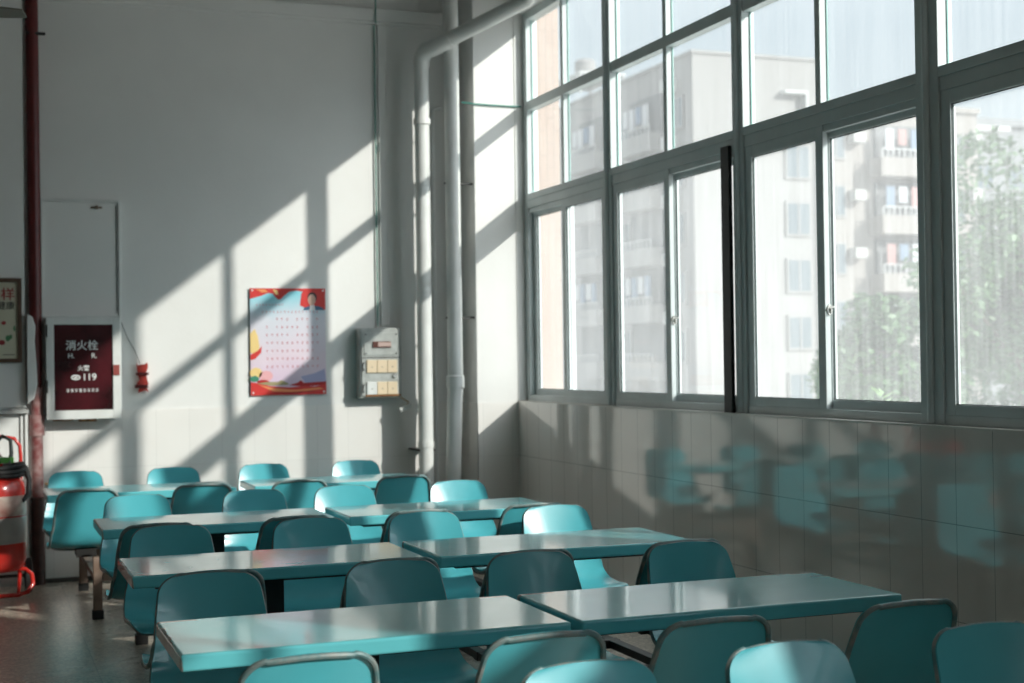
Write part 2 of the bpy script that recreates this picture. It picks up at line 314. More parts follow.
# ------------------------------------------------------------------ windows on the right wall
def yframe(mb, y0, y1, z0, z1, w, x0, x1, wb=None):
    wb = wb or w
    mb.box(x0, x1, y0, y0 + w, z0, z1); mb.box(x0, x1, y1 - w, y1, z0, z1)
    mb.box(x0, x1, y0 + w, y1 - w, z0, z0 + wb); mb.box(x0, x1, y0 + w, y1 - w, z1 - wb, z1)
FX = 4.118
def latch(parent, y, z, x):
    mb = MB(); mb.tube([(x, y - .012, z - .022), (x, y - .012, z + .022)], .009)
    mb.tube([(x - .03 * math.sin(a) , y - .022, z + .028 * math.cos(a)) for a in [i * PI / 8 for i in range(1, 8)]], .006, 8)
    mb.tube([(x - .02, y - .022, z + .012), (x + .015, y - .03, z + .018)], .005, 8)
    mb.build('latch', M['chrome'], parent, smooth=True)
def window(n, y0, y1, mull, sub, inner_far, label, low=True, mullw=.12):
    """one bay: y0 near side, y1 far side; sub = middle stile centre; mull = centre of the mullion at its near side"""
    y0, y1, sub = ky(y0), ky(y1), ky(sub); mull = ky(mull) if mull is not None else None
    R0, R1, R2 = kz(2.70), kz(2.735), kz(2.846); T0, T1, H0 = kz(3.49), kz(3.56), kz(4.19)
    t = empty('window_%d' % n, (FX, (y0 + y1) / 2, WZ0)); struct(t, label, 'window')
    ox, oy, oz = FX, (y0 + y1) / 2, WZ0
    def B(mb, name, m, par=None, **k):
        o = mb.build(name, m, par or t, **k)
        if par is None: o.location = (-ox, -oy, -oz)
        return o
    X = FX
    if mull is not None:
        B(MB().box(X - .008, X + .075, mull - mullw / 2, mull + mullw / 2, WZ0, WZ1).tube([(X - .010, mull, WZ0 + .005), (X - .010, mull, WZ1)], .020, 10), 'mullion', M['alu'], bevel=.003)
    # fixed frame, transoms
    B(MB().box(X, X + .10, y0, y1, WZ0, WZ0 + .045), 'bottom_rail', M['alu'], bevel=.003)
    B(MB().box(X, X + .085, y0, y1, R1, R1 + .065).box(X - .008, X + .085, y0, y1, R1 + .065, R2).box(X + .012, X + .085, y0, y1, R0, R1), 'middle_rail', M['alu'], bevel=.003)
    B(MB().box(X, X + .07, y0, y1, T0, T1), 'transom', M['alu'], bevel=.003)
    B(MB().box(X, X + .09, y0, y1, H0, WZ1), 'head_rail', M['alu'], bevel=.003)
    for z0, z1 in ((R2, T0), (T1, H0)):
        B(MB().box(X + .004, X + .058, sub - .024, sub + .024, z0, z1), 'glazing_bar', M['alu'], bevel=.003)
        for a, b in ((y0, sub - .024), (sub + .024, y1)):
            g = MB().box(X + .052, X + .057, a, b, z0, z1); go = B(g, 'upper_pane', M['glass'])
            # thin green glass edge along the far side of each pane
            e_ = MB().box(X + .044, X + .052, b - .006, b - .001, z0, z1).build('pane_seal', M['green_edge'], go)
    # sashes
    for a, b, inner in ((sub - .035, y1, inner_far), (y0, sub + .035, not inner_far)):
        x0, x1 = (X + .004, X + .036) if inner else (X + .044, X + .076)
        mb = MB(); yframe(mb, a, b, WZ0 + .026, R1, .068, x0, x1, .066)
        s_ = B(mb, 'sash', M['alu'], bevel=.003)
        MB().box(x0 + .018, x0 + .023, a + .063, b - .063, WZ0 + .088, R1 - .062).build('pane', M['dust'], s_)
        mb = MB(); yframe(mb, a + .064, b - .064, WZ0 + .09, R1 - .064, .006, x0 + .006, x0 + .018)
        mb.build('gasket', M['gasket'], s_)
    if inner_far: latch(t, 0, 0, 0)
    for l in [c for c in t.children if c.name.startswith('latch')]: l.location = (.030, (sub - .035) - oy, kz(1.80) - oz)
    return t
window(1, 8.76, 10.18, None, 9.49, False, 'farthest window bay, next to the corner, peach tiles outside')
window(2, 7.02, 8.64, 8.70, 7.86, True, 'second window bay from the corner, with a black strip at its near side')
window(3, 5.36, 6.90, 6.96, 6.17, True, 'third window bay from the corner, apartment balconies seen through it')
window(4, 4.0, 5.20, 5.28, 4.5, True, 'nearest window bay at the right edge, tree seen through it', mullw=.165)
window(5, -.9, .64, None, -.05, True, 'window bay beside the camera')
window(6, -2.6, -1.02, -.96, -1.8, True, 'window bay behind the camera')
window(7, -4.2, -2.72, -2.66, -3.5, True, 'last window bay behind the camera')
struct(MB().box(FX, FX + .09, ky(10.18), 10.48, WZ0, WZ1).build('trim_9', M['alu'], bevel=.003), 'wide end post of the window frame in the corner', 'window frame')
tag(MB().box(FX - .036, FX - .0125, ky(7.02), ky(7.11), 1.24, kz(2.76)).build('black_strip', M['black'], bevel=.002), 'narrow black strip standing upright against the window mullion', 'strip')

# ------------------------------------------------------------------ pipes
t = empty('drain_pipe', (3.321, 10.62, 0)); tag(t, 'white drain pipe left of its neighbour, bending at the top towards the windows', 'pipe')
def rel(o, t): o.location = -t.location; return o
pts = [(3.321, 10.62, 0), (3.321, 10.62, 3.87), (3.323, 10.612, 3.925), (3.329, 10.585, 3.965), (3.341, 10.535, 3.99), (3.371, 10.470, 3.995), (3.930, 9.891, 4.271), (3.940, 9.688, 4.348)]
rel(MB().tube(pts, .058, 20).build('pipe_run', M['pipe'], t, smooth=True), t)
for zc, rc in ((3.42, .067), (.90, .064)):
    rel(MB().lathe((3.321, 10.62, zc), [(.058, 0), (rc, 0), (rc, .045), (.058, .045)]).build('collar', M['pipe'], t, smooth=True), t)
rel(MB().tube(pts[1:6] + [tuple(.8 * pts[5][i] + .2 * pts[6][i] for i in range(3))], .065, 20).build('elbow', M['pipe'], t, smooth=True), t)
rel(MB().box(3.255, 3.387, 10.60, 10.879, .87, .885).build('clamp', M['dark'], t), t)
t = empty('drain_pipe', (3.538, 10.53, 0)); tag(t, 'straight white drain pipe standing against the corner pier', 'pipe')
rel(MB().tube([(3.493, 10.53, 0), (3.508, 10.53, .55), (3.530, 10.53, 1.25), (3.538, 10.53, 1.36), (3.538, 10.53, ZC)], .059, 20).build('pipe_run', M['pipe'], t, smooth=True), t)
rel(MB().lathe((3.538, 10.53, 1.36), [(.06, 0), (.07, 0), (.07, .09), (.06, .10)]).build('collar', M['pipe'], t, smooth=True), t)
for z in (1.9, 2.95):
    rel(MB().box(3.472, 3.704, 10.53, 10.546, z, z + .014).build('clamp', M['dark'], t), t)
tag(MB().tube([(3.47, 10.84, 0), (3.47, 10.84, 3.5), (3.48, 10.84, 3.58), (3.54, 10.84, 3.60)], .022, 10).build('thin_conduit', M['pipe'], smooth=True), 'slim pale conduit on the wall between the two drain pipes', 'conduit')
tag(MB().tube([(3.60, 10.472, 3.585), (3.70, 10.472, 3.578), (3.85, 10.472, 3.575), (4.10, 10.472, 3.575)], .006, 8).build('cable', M['teal_wire'], smooth=True), 'thin cable across the corner pier to the window', 'cable')
tag(MB().tube([(3.012, 10.868, 1.85), (3.012, 10.868, 4.24)], .0055, 8).tube([(3.012, 10.82, 4.24), (3.012, 10.81, 4.98)], .0055, 8).build('cable_conduit', M['teal_wire'], smooth=True), 'thin green conduit running up the wall from the switch box', 'conduit')
tag(MB().box(3.04, 3.105, 10.868, 10.884, 1.86, 4.24).build('cable_trunking', M['plaster'], bevel=.003), 'flat pale cable trunking beside the green conduit', 'trunking')

# red fire riser pipe
t = empty('fire_pipe', (.445, 10.80, 0)); tag(t, 'red fire riser pipe from floor to ceiling beside the hydrant cabinet', 'pipe')
rel(MB().tube([(.445, 10.83, 1.42), (.437, 10.83, ZC)], .045, 18).build('upper_pipe', M['red_dark'], t, smooth=True), t)['label'] = 'dark red upper length'
rel(MB().tube([(.452, 10.83, .0), (.45, 10.83, 1.5)], .040, 18).build('lower_pipe', M['red_pink'], t, smooth=True), t)['label'] = 'faded pinkish red lower length'
rel(MB().lathe((.45, 10.83, 1.07), [(.04, 0), (.052, 0), (.052, .15), (.04, .15)]).build('coupling', M['red_pink'], t, smooth=True), t)
rel(MB().lathe((.452, 10.83, 0), [(.05, 0), (.05, .025), (.047, .03), (.047, .6), (.05, .62), (.04, .63)]).build('pipe_base', mat('brown_sleeve', (.07, .03, .025), .5, noise=.5, nscale=20), t, smooth=True), t)
rel(MB().tube([(.40, 10.80, 3.98), (.53, 10.80, 3.98)], .012, 8).build('bracket', M['dark'], t), t)
tag(MB().tube([(.50, 10.83, .72), (.60, 10.87, .72)], .008, 8).tube([(.535, 10.85, .69), (.535, 10.85, .755)], .007, 8).build('small_tap', mat('brass', (.3, .2, .1), .4, .8)), 'small dark tap sticking out beside the red pipe', 'tap')

# ------------------------------------------------------------------ hydrant recess panel and cabinet
t = empty('wall_hatch', (.75, 10.87, 1.95)); tag(t, 'tall pale painted wall hatch above the hydrant cabinet', 'hatch')
rel(MB().box(.50, 1.026, 10.862, 10.885, 1.94, 2.77).build('hatch_door', M['plaster'], t, bevel=.003), t)
mb = MB(); mb.box(.49, 1.032, 10.852, 10.884, 2.77, 2.79); mb.box(1.032, 1.05, 10.852, 10.884, 1.25, 2.79); mb.box(.49, .502, 10.852, 10.884, 1.94, 2.77); mb.box(.49, 1.032, 10.85, 10.884, 1.925, 1.942)
rel(mb.build('hatch_frame', M['white'], t, bevel=.002), t)
rel(MB().box(1.016, 1.020, 10.858, 10.862, 1.96, 2.75).build('hatch_gap', M['dark'], t), t)
rel(MB().lathe((.88, 10.853, 2.735), [(.012, -.01), (.015, 0), (.012, .01)], 12, 'x').box(.84, .92, 10.856, 10.864, 2.728, 2.742).build('hatch_catch', mat('rusty_catch', (.2, .13, .09), .6), t), t)
t = empty('hydrant_cabinet', (.77, 10.8, 1.18)); tag(t, 'wall-mounted fire hydrant cabinet with dark red glazed door and white frame', 'fire cabinet')
x0, x1, z0, z1, yf = .512, 1.03, 1.185, 1.92, 10.76
rel(MB().box(x0 + .004, x1 - .004, yf + .01, YB, z0, z1 - .004).build('cabinet_body', M['white'], t, bevel=.004), t)
mb = MB()
mb.box(x0, x0 + .055, yf - .02, yf + .01, z0, z1); mb.box(x1 - .055, x1, yf - .02, yf + .01, z0, z1); mb.box(x0 + .055, x1 - .055, yf - .02, yf + .01, z0, z0 + .065); mb.box(x0 + .055, x1 - .055, yf - .02, yf + .01, z1 - .05, z1)
dr = rel(mb.build('door', M['white'], t, bevel=.003), t)
pn = MB().box(x0 + .05, x1 - .05, yf - .010, yf - .004, z0 + .06, z1 - .045).build('door_panel', mat('maroon_panel', (.014, .003, .004), .25, noise=.7, nscale=3, ncol=(.085, .010, .015)), dr)
wt = mat('sign_white', (.78, .79, .78), .6)
cx = .76
def ctext(name, s, size, px, pz, **k): return text(name, s, size, k.pop('m', wt), k.pop('par', dr), (px, k.pop('py', yf - .0115), pz), **k)
ctext('lettering', '消火栓', .076, cx, 1.715)
ctext('lettering', 'H.', .05, cx - .075, 1.643); ctext('lettering', 'R.', .05, cx + .085, 1.643)
ctext('lettering', '火警', .042, cx + .01, 1.552)
ctext('lettering', '119', .068, cx + .05, 1.487)
ring = [(cx - .045 + .028 * math.cos(a), yf - .013, 1.487 + .015 * math.sin(a)) for a in [i * PI / 10 for i in range(20)]]
MB().tube(ring, .005, 6, closed=True).box(cx - .057, cx - .033, yf - .014, yf - .0115, 1.481, 1.493).build('phone_mark', wt, dr)
# bottom line: too blurred to read in the photo, kept as a row of small strokes
mb = MB(); rr = random.Random(3)
for i in range(8):
    xx = cx - .11 + i * .029
    for k in range(3): mb.box(xx, xx + .019, yf - .013, yf - .0115, 1.385 + k * .008, 1.388 + k * .008)
    mb.box(xx + .006 + rr.random() * .008, xx + .012 + rr.random() * .008, yf - .013, yf - .0115, 1.381, 1.405)
mb.build('small_print', wt, dr)
MB().box(x1 - .052, x1 - .008, yf - .028, yf - .02, 1.50, 1.575).build('door_latch', mat('latch_red', (.3, .06, .05), .5), dr)
for z in (1.38, 1.78): MB().box(x0 - .004, x0 + .01, yf - .026, yf - .01, z, z + .09).build('hinge', M['dark'], dr)
rel(MB().box(.56, .70, yf + .02, YB - .01, z0 - .012, z0 + .0).box(.74, .86, yf + .02, YB - .01, z0 - .02, z0).build('rusty_underside', M['rust'], t), t)
# red holder with ribbon
t = empty('red_holder', (1.2, 10.86, 1.47)); tag(t, 'small torn red plastic holder hanging on the wall by the hydrant cabinet', 'holder')
rh = mat('torn_red', (.55, .05, .035), .5, noise=.4, nscale=30)
rel(MB().prism([(1.155, 1.585), (1.165, 1.565), (1.185, 1.575), (1.215, 1.575), (1.232, 1.59), (1.238, 1.555), (1.225, 1.52), (1.228, 1.47), (1.24, 1.43), (1.225, 1.41), (1.24, 1.37), (1.215, 1.385), (1.19, 1.375), (1.165, 1.365), (1.17, 1.40), (1.155, 1.43), (1.175, 1.46), (1.165, 1.50), (1.16, 1.54)], 10.845, 10.872).build('holder_strip', rh, t), t)
hc = mat('dark_red_clip', (.10, .01, .01), .5)
rel(MB().box(1.15, 1.24, 10.83, 10.85, 1.495, 1.515).build('holder_clip', hc, t, bevel=.003), t); rel(MB().box(1.14, 1.235, 10.83, 10.85, 1.40, 1.425).build('holder_clip', hc, t, bevel=.003), t)
rel(MB().tube([(1.03, 10.872, 1.95), (1.09, 10.873, 1.78), (1.15, 10.872, 1.67), (1.18, 10.868, 1.58)], .0025, 6).build('string', M['dark'], t), t)

# ------------------------------------------------------------------ framed notice on the far left
t = empty('framed_notice', (.08, 10.785, 1.60)); tag(t, 'brown framed food notice at the left edge of the back wall', 'framed notice')
yn = 10.79
mb = MB(); fx0, fx1, fz0, fz1 = -.42, .352, 1.60, 2.205
mb.box(fx1 - .03, fx1, yn - .02, yn + .01, fz0, fz1); mb.box(fx0, fx0 + .03, yn - .02, yn + .01, fz0, fz1); mb.box(fx0 + .03, fx1 - .03, yn - .02, yn + .01, fz0, fz0 + .03); mb.box(fx0 + .03, fx1 - .03, yn - .02, yn + .01, fz1 - .03, fz1)
rel(mb.build('picture_frame', mat('brown_frame', (.10, .055, .035), .4), t, bevel=.003), t)
nb = rel(MB().box(fx0 + .02, fx1 - .02, yn - .005, yn + .008, fz0 + .02, fz1 - .02).build('notice_sheet', mat('cream_paper', (.55, .52, .40), .4), t), t)
dr_ = mat('notice_red', (.30, .03, .03), .6); dg_ = mat('notice_green', (.08, .22, .10), .6)
ctext('lettering', '食物多样', .095, .305, 2.085, par=nb, m=dr_, py=yn - .006, align='RIGHT')
ctext('lettering', '营养才健康', .062, .305, 2.005, par=nb, m=M['dark'], py=yn - .006, align='RIGHT')
def disc(mb, x, z, rx, rz, y, n=18, th=.001): mb.prism([(x + rx * math.cos(2 * PI * i / n), z + rz * math.sin(2 * PI * i / n)) for i in range(n)], y - th, y)
for nm_, m_, a_ in (('fruit_picture', dr_, (.228, 1.885, .016, .014)), ('fruit_picture', dr_, (.215, 1.745, .022, .018)), ('fruit_picture', dr_, (.19, 1.75, .012, .012)),
                    ('leaf_picture', dg_, (.255, 1.775, .016, .022)), ('leaf_picture', dg_, (.275, 1.785, .010, .018)), ('leaf_picture', dg_, (.30, 1.845, .008, .02))):
    mb = MB(); disc(mb, *a_, yn - .0055); mb.build(nm_, m_, nb)
MB().box(.22, .30, yn - .006, yn - .0052, 1.655, 1.66).build('small_print', M['dark'], nb)

# ------------------------------------------------------------------ wall poster
t = empty('wall_poster', (2.297, 10.875, 1.325)); tag(t, 'red and blue poster on the back wall with rows of small characters and a portrait', 'poster')
px0, px1, pz0, pz1, yp = 2.004, 2.591, 1.325, 2.147, 10.868
PM = mat('poster_print', (.7, .8, .85), .3); tt = PM.node_tree; bb = tt.nodes['Principled BSDF']
tc = N(tt, 'ShaderNodeTexCoord'); s_ = N(tt, 'ShaderNodeSeparateXYZ'); tt.links.new(tc.outputs['Generated'], s_.inputs[0])
rv = N(tt, 'ShaderNodeValToRGB'); el = rv.color_ramp.elements
el[0].position = .12; el[0].color = (.66, .52, .66, 1); el[1].position = .95; el[1].color = (.25, .62, .72, 1)
x_ = el.new(.35); x_.color = (.74, .62, .70, 1); x_ = el.new(.7); x_.color = (.66, .68, .75, 1)
nzp = N(tt, 'ShaderNodeTexNoise'); nzp.inputs['Scale'].default_value = 2.2; tt.links.new(tc.outputs['Generated'], nzp.inputs['Vector'])
ma = N(tt, 'ShaderNodeMath', operation='MULTIPLY_ADD'); tt.links.new(nzp.outputs['Fac'], ma.inputs[0]); ma.inputs[1].default_value = .35; tt.links.new(s_.outputs['Z'], ma.inputs[2])
mb2 = N(tt, 'ShaderNodeMath', operation='SUBTRACT'); tt.links.new(ma.outputs[0], mb2.inputs[0]); mb2.inputs[1].default_value = .17
tt.links.new(mb2.outputs[0], rv.inputs[0]); tt.links.new(rv.outputs[0], bb.inputs['Base Color'])
ps = rel(MB().box(px0, px1, yp, yp + .004, pz0, pz1).build('poster_sheet', PM, t), t)
P = {k: mat('print_' + k, c, .35) for k, c in dict(red=(.62, .045, .04), deep=(.42, .02, .025), orange=(.80, .30, .12), yellow=(.82, .60, .25), navy=(.05, .12, .22), skin=(.62, .40, .32), hair=(.03, .025, .03), shirt=(.75, .75, .78), text=(.60, .16, .20), pink=(.80, .42, .44), green=(.06, .25, .16), olive=(.35, .30, .16), violet=(.38, .38, .58), white=(.8, .8, .8)).items()}
Wp, Hp = px1 - px0, pz1 - pz0
def pp(name, pts, c, lay=1): MB().prism([(px0 + u * Wp, pz1 - v * Hp) for u, v in pts], yp - .0008 * lay, yp - .0001).build(name, P[c], ps)
pp('ribbon_top', [(0, 0), (1, 0), (1, .19), (.9, .2), (.80, .12), (.72, .03), (.6, .02), (.52, .03), (.45, .07), (.40, .105), (.36, .10), (.3, .05), (.24, .045), (.15, .07), (0, .10)], 'red')
pp('ribbon_gleam', [(.08, .01), (.2, .01), (.24, .035), (.16, .04)], 'orange', 2)
pp('ribbon_gleam', [(.3, .01), (.36, .02), (.38, .06), (.34, .06)], 'yellow', 2)
pp('portrait_backdrop', [(.72, .0), (1, 0), (1, .2), (.78, .2), (.66, .16), (.68, .05)], 'red', 2)
pp('portrait_suit', [(.70, .205), (.72, .18), (.78, .165), (.90, .165), (.96, .18), (.985, .205)], 'navy', 3)
pp('portrait_shirt', [(.785, .205), (.80, .155), (.85, .155), (.865, .205)], 'shirt', 4)
def pell(name, u, v, ru, rv_, c, lay): pp(name, [(u + ru * math.cos(2 * PI * i / 20), v + rv_ * math.sin(2 * PI * i / 20)) for i in range(20)], c, lay)
pell('portrait_hair', .825, .085, .062, .05, 'hair', 4); pell('portrait_face', .818, .108, .052, .052, 'skin', 5)
# rows of characters (unreadable in the photo) as small strokes
mb = MB(); rr = random.Random(11)
def glyph(u, v, s):
    x = px0 + u * Wp; z = pz1 - v * Hp; y0, y1 = yp - .0012, yp - .0001
    for k in range(2 + rr.randint(0, 1)): zz = z + s * (.4 - .4 * k); mb.box(x - s * .45, x + s * .45 * (.5 + rr.random() * .5), y0, y1, zz - s * .07, zz + s * .07)
    xx = x + (rr.random() - .5) * s * .5; mb.box(xx - s * .07, xx + s * .07, y0, y1, z - s * .5, z + s * .5)
for i in range(9): glyph(.09 + i * .042, .155, .013)
for r_, v in enumerate((.222, .29, .365, .437, .512, .587, .66, .735)):
    for i in range(11 if r_ else 16):
        u = (.22 + i * .067) if r_ else (.17 + i * .048)
        if r_ == 1 and i in (0, 1, 5, 9) or r_ == 2 and i in (1, 7) or r_ == 3 and i == 5 or r_ == 5 and i == 10: continue
        glyph(u, v, .018 if r_ else .015)
mb.build('poster_characters', P['text'], ps)
pp('flag_bottom', [(0, .875), (.1, .885), (.25, .915), (.5, .93), (.7, .92), (.85, .925), (1, .90), (1, 1), (0, 1)], 'red', 2)
pp('flag_fold', [(.1, .90), (.3, .935), (.6, .955), (.9, .935), (.98, .95), (.6, .975), (.3, .965)], 'orange', 3)
pp('flag_fold', [(.3, .985), (.7, .965), (.9, .97), (.6, .995)], 'deep', 3)
pp('landscape', [(.08, .89), (.2, .875), (.36, .875), (.40, .86), (.48, .885), (.50, .905), (.25, .91)], 'olive', 3)
pp('landscape', [(.5, .91), (.62, .885), (.66, .865), (.7, .89), (.82, .885), (1, .88), (1, .91), (.7, .925)], 'deep', 1)
pp('landscape', [(.66, .83), (.85, .80), (.98, .76), (1, .88), (.72, .89)], 'violet', 1)
pell('bush', .05, .845, .06, .028, 'green', 3); pell('blossom', .16, .875, .08, .02, 'deep', 2)
pell('blossom', .07, .79, .08, .05, 'yellow', 1); pell('blossom', .20, .82, .09, .05, 'pink', 1)
pp('statue', [(.0, .42), (.06, .38), (.10, .45), (.12, .55), (.08, .62), (0, .60)], 'yellow', 2)
pp('statue_flag', [(0, .62), (.1, .58), (.15, .54), (.14, .60), (.06, .66), (0, .67)], 'red', 3)
for u, v in ((.03, .02), (.97, .02), (.03, .975), (.97, .975)): pell('pin', u, v, .012, .009, 'white', 6)

# ------------------------------------------------------------------ electrical box
t = empty('switch_box', (3.03, 10.82, 1.29)); tag(t, 'grey metal switch box with six cream switches and a breaker, rust on its edge', 'switch box')
bx0, bx1, bz0, bz1, by = 2.835, 3.17, 1.29, 1.835, 10.75
rel(MB().box(bx0, bx1, by + .01, YB + .004, bz0, bz1).build('box_body', M['grey_box'], t, bevel=.006), t)
fp = rel(MB().box(bx0 + .012, bx1 - .012, by, by + .012, bz0 + .015, bz1 - .012).build('front_plate', M['grey_box'], t, bevel=.003), t)
up = MB().box(bx0 + .03, bx1 - .03, by - .006, by + .001, bz1 - .215, bz1 - .035).build('breaker_cover', M['grey_box'], fp, bevel=.002)
MB().box(bx0 + .10, bx1 - .09, by - .016, by - .005, bz1 - .155, bz1 - .105).build('breaker', mat('breaker_red', (.10, .03, .02), .4), fp, bevel=.002)
MB().box(bx0 + .14, bx1 - .09, by - .020, by - .015, bz1 - .145, bz1 - .112).build('breaker_lever', mat('breaker_pink', (.5, .36, .32), .4), fp)
for x in (bx0 + .045, bx1 - .045):
    for z in (bz1 - .05, bz1 - .2): MB().lathe((x, by - .008, z), [(.006, -.002), (.006, .003)], 10, 'y').build('cover_screw', M['dark'], fp)
mb = MB()
yframe_ = lambda a, b, c, d: (mb.box(a, b, by - .002, by, c, c + .003), mb.box(a, b, by - .002, by, d - .003, d), mb.box(a, a + .003, by - .002, by, c, d), mb.box(b - .003, b, by - .002, by, c, d))
mb.box(bx0 + .012, bx1 - .012, by - .003, by, bz1 - .235, bz1 - .229); mb.build('seam', M['dark'], fp)
for r_, z in enumerate((bz1 - .35, bz1 - .52)):
    for k in range(3):
        x = bx0 + .05 + k * .083
        w_ = (r_ == 1 and k == 0)
        o = MB().box(x, x + .08, by - .012, by, z, z + .10).build('switch', M['white'] if w_ else M['cream'], fp, bevel=.003)
        if w_: o['label'] = 'white switch'
        MB().lathe((x + .04, by - .013, z + .045), [(.005, -.001), (.005, .002)], 8, 'y').build('switch_dot', mat('dot', (.25, .2, .16), .5), o)
for z in (bz1 - .33, bz1 - .50): MB().tube([(bx0 + .028, by - .002, z), (bx0 + .018, by - .014, z + .015), (bx0 + .018, by - .014, z + .045), (bx0 + .028, by - .002, z + .06)], .005, 8).build('box_handle', M['dark'], fp)
MB().lathe((bx1 - .06, by - .008, bz1 - .375), [(.014, -.006), (.016, 0), (.016, .008)], 14, 'y').build('lock', M['chrome'], fp)
rel(MB().box(bx0 + .04, bx1 - .01, by - .003, by + .012, bz0 + .012, bz0 + .026).build('rust_streak', M['rust'], t), t)
t = empty('hanging_plug', (3.2, 10.80, 1.2)); tag(t, 'small white plug dangling on a tan wire below the switch box', 'plug')
rel(MB().tube([(3.165, 10.78, 1.29), (3.225, 10.76, 1.25), (3.20, 10.74, 1.225)], .006, 8).build('wire', mat('tan_wire', (.45, .30, .16), .6), t, smooth=True), t)
rel(MB().tube([(3.15, 10.74, 1.19), (3.235, 10.735, 1.225)], .019, 12).build('plug_body', M['white'], t, smooth=True), t)

# ------------------------------------------------------------------ fire extinguisher on a trolley
t = empty('fire_extinguisher', (.155, 10.32, 0)); tag(t, 'large red wheeled fire extinguisher at the left edge, hose looped on top', 'fire extinguisher')
ex, ey = .155, 10.32
rel(MB().lathe((ex, ey, .17), [(.05, 0), (.15, .015), (.19, .05), (.2, .10), (.2, .56), (.19, .61), (.15, .66), (.07, .695), (.05, .70), (.05, .74)], 36).build('tank', M['red'], t, smooth=True), t)
lb = mat('worn_label', (.50, .47, .44), .35, noise=.5, nscale=5, ncol=(.28, .26, .25))
rel(MB().lathe((ex, ey, .38), [(.201, 0), (.2015, .005), (.2015, .17), (.201, .175)], 36).build('label_band', lb, t, smooth=True), t)
lb2 = mat('picture_label', (.62, .52, .45), .35, noise=.7, nscale=7, ncol=(.30, .10, .08))
rel(MB().lathe((ex, ey, .565), [(.201, 0), (.2015, .005), (.2015, .13), (.201, .135)], 36).build('picture_band', lb2, t, smooth=True), t)
mb = MB()
for k, (rz_, rr_) in enumerate(((.845, .185), (.87, .195), (.895, .18))):
    mb.tube([(ex + rr_ * math.cos(a), ey + rr_ * math.sin(a), rz_ + .01 * math.sin(2 * a + k)) for a in [i * PI / 16 for i in range(32)]], .018, 10, closed=True)
mb.tube([(ex + .19, ey - .05, .89), (ex + .215, ey - .06, .80), (ex + .21, ey - .07, .70), (ex + .17, ey - .1, .66)], .018, 10)
rel(mb.build('hose', M['rubber'], t, smooth=True), t)
rel(MB().tube([(ex - .02, ey, .9), (ex, ey, 1.05), (ex + .05, ey, 1.10), (ex + .10, ey - .01, 1.07), (ex + .105, ey - .02, .98), (ex + .09, ey - .03, .91)], .014, 10).build('nozzle_hose', mat('grey_hose', (.10, .12, .11), .4), t, smooth=True), t)
rel(MB().lathe((ex, ey, .90), [(.045, 0), (.05, .02), (.05, .06), (.03, .08), (.03, .12)], 20).build('valve', M['chrome'], t, smooth=True), t)
rel(MB().box(ex + .03, ex + .12, ey - .04, ey + .0, .915, .955).build('safety_tag', mat('green_tag', (.12, .42, .08), .5), t, bevel=.004), t)
fr = rel(MB().tube([(ex + .17, ey + .20, .3), (ex + .17, ey + .20, .95), (ex + .165, ey + .2, 1.02), (ex + .13, ey + .2, 1.07), (ex + .05, ey + .2, 1.085), (ex - .1, ey + .2, 1.085), (ex - .16, ey + .2, 1.03), (ex - .17, ey + .2, .9), (ex - .17, ey + .2, .3)], .013, 10).build('push_handle', M['red'], t, smooth=True), t)
rel(MB().tube([(ex - .25, ey - .10, .025), (ex + .14, ey - .10, .025), (ex + .20, ey - .09, .04), (ex + .235, ey - .07, .09), (ex + .23, ey - .04, .15), (ex + .19, ey, .185), (ex, ey, .2)], .015, 10).tube([(ex + .14, ey - .10, .03), (ex + .17, ey + .20, .32)], .013, 8).tube([(ex - .2, ey - .10, .03), (ex - .17, ey + .20, .32)], .013, 8).build('trolley_frame', M['red'], t, smooth=True), t)
for sx in (-1, 1):
    rel(MB().lathe((ex + sx * .215, ey + .16, .12), [(.02, -.03), (.09, -.025), (.12, -.018), (.12, .018), (.09, .025), (.02, .03)], 28, 'x').build('wheel', M['rubber'], t, smooth=True), t)
rel(MB().tube([(ex - .22, ey + .16, .12), (ex + .22, ey + .16, .12)], .012, 8).build('axle', M['steel'], t), t)

# ------------------------------------------------------------------ ceiling fan (one blade reaches into the picture)
t = empty('ceiling_fan', (-.42, 7.5, ZC)); tag(t, 'dark ceiling fan whose blade tip shows at the top left corner', 'fan')
zf = 3.33
MB().tube([(0, 0, 0), (0, 0, zf + .1 - ZC)], .015, 10).build('downrod', M['steel'], t)
MB().lathe((0, 0, zf - ZC), [(.03, .14), (.11, .11), (.13, .05), (.13, 0), (.06, -.05)], 28).build('motor', mat('fan_motor', (.35, .34, .31), .4), t, smooth=True)
fm = mat('fan_blade', (.20, .19, .16), .5)
for k in range(3):
    a = math.radians(-8 + 120 * k)
    mb = MB(); pts = [(.12, -.03), (.22, -.06), (.60, -.075), (.69, -.06), (.70, .04), (.60, .06), (.22, .05), (.12, .03)]
    lo_, hi_ = [], []
    for r_, s_2 in pts:
        x = r_ * math.cos(a) - s_2 * math.sin(a); y = r_ * math.sin(a) + s_2 * math.cos(a); z = zf - ZC - s_2 * .12 - r_ * .03
        lo_.append(mb.bm.verts.new((x, y, z))); hi_.append(mb.bm.verts.new((x, y, z + .008)))
    mb.bm.faces.new(lo_[::-1]); mb.bm.faces.new(hi_)
    for i in range(len(pts)): j = (i + 1) % len(pts); mb.bm.faces.new((lo_[i], lo_[j], hi_[j], hi_[i]))
    mb.build('blade', fm, t)

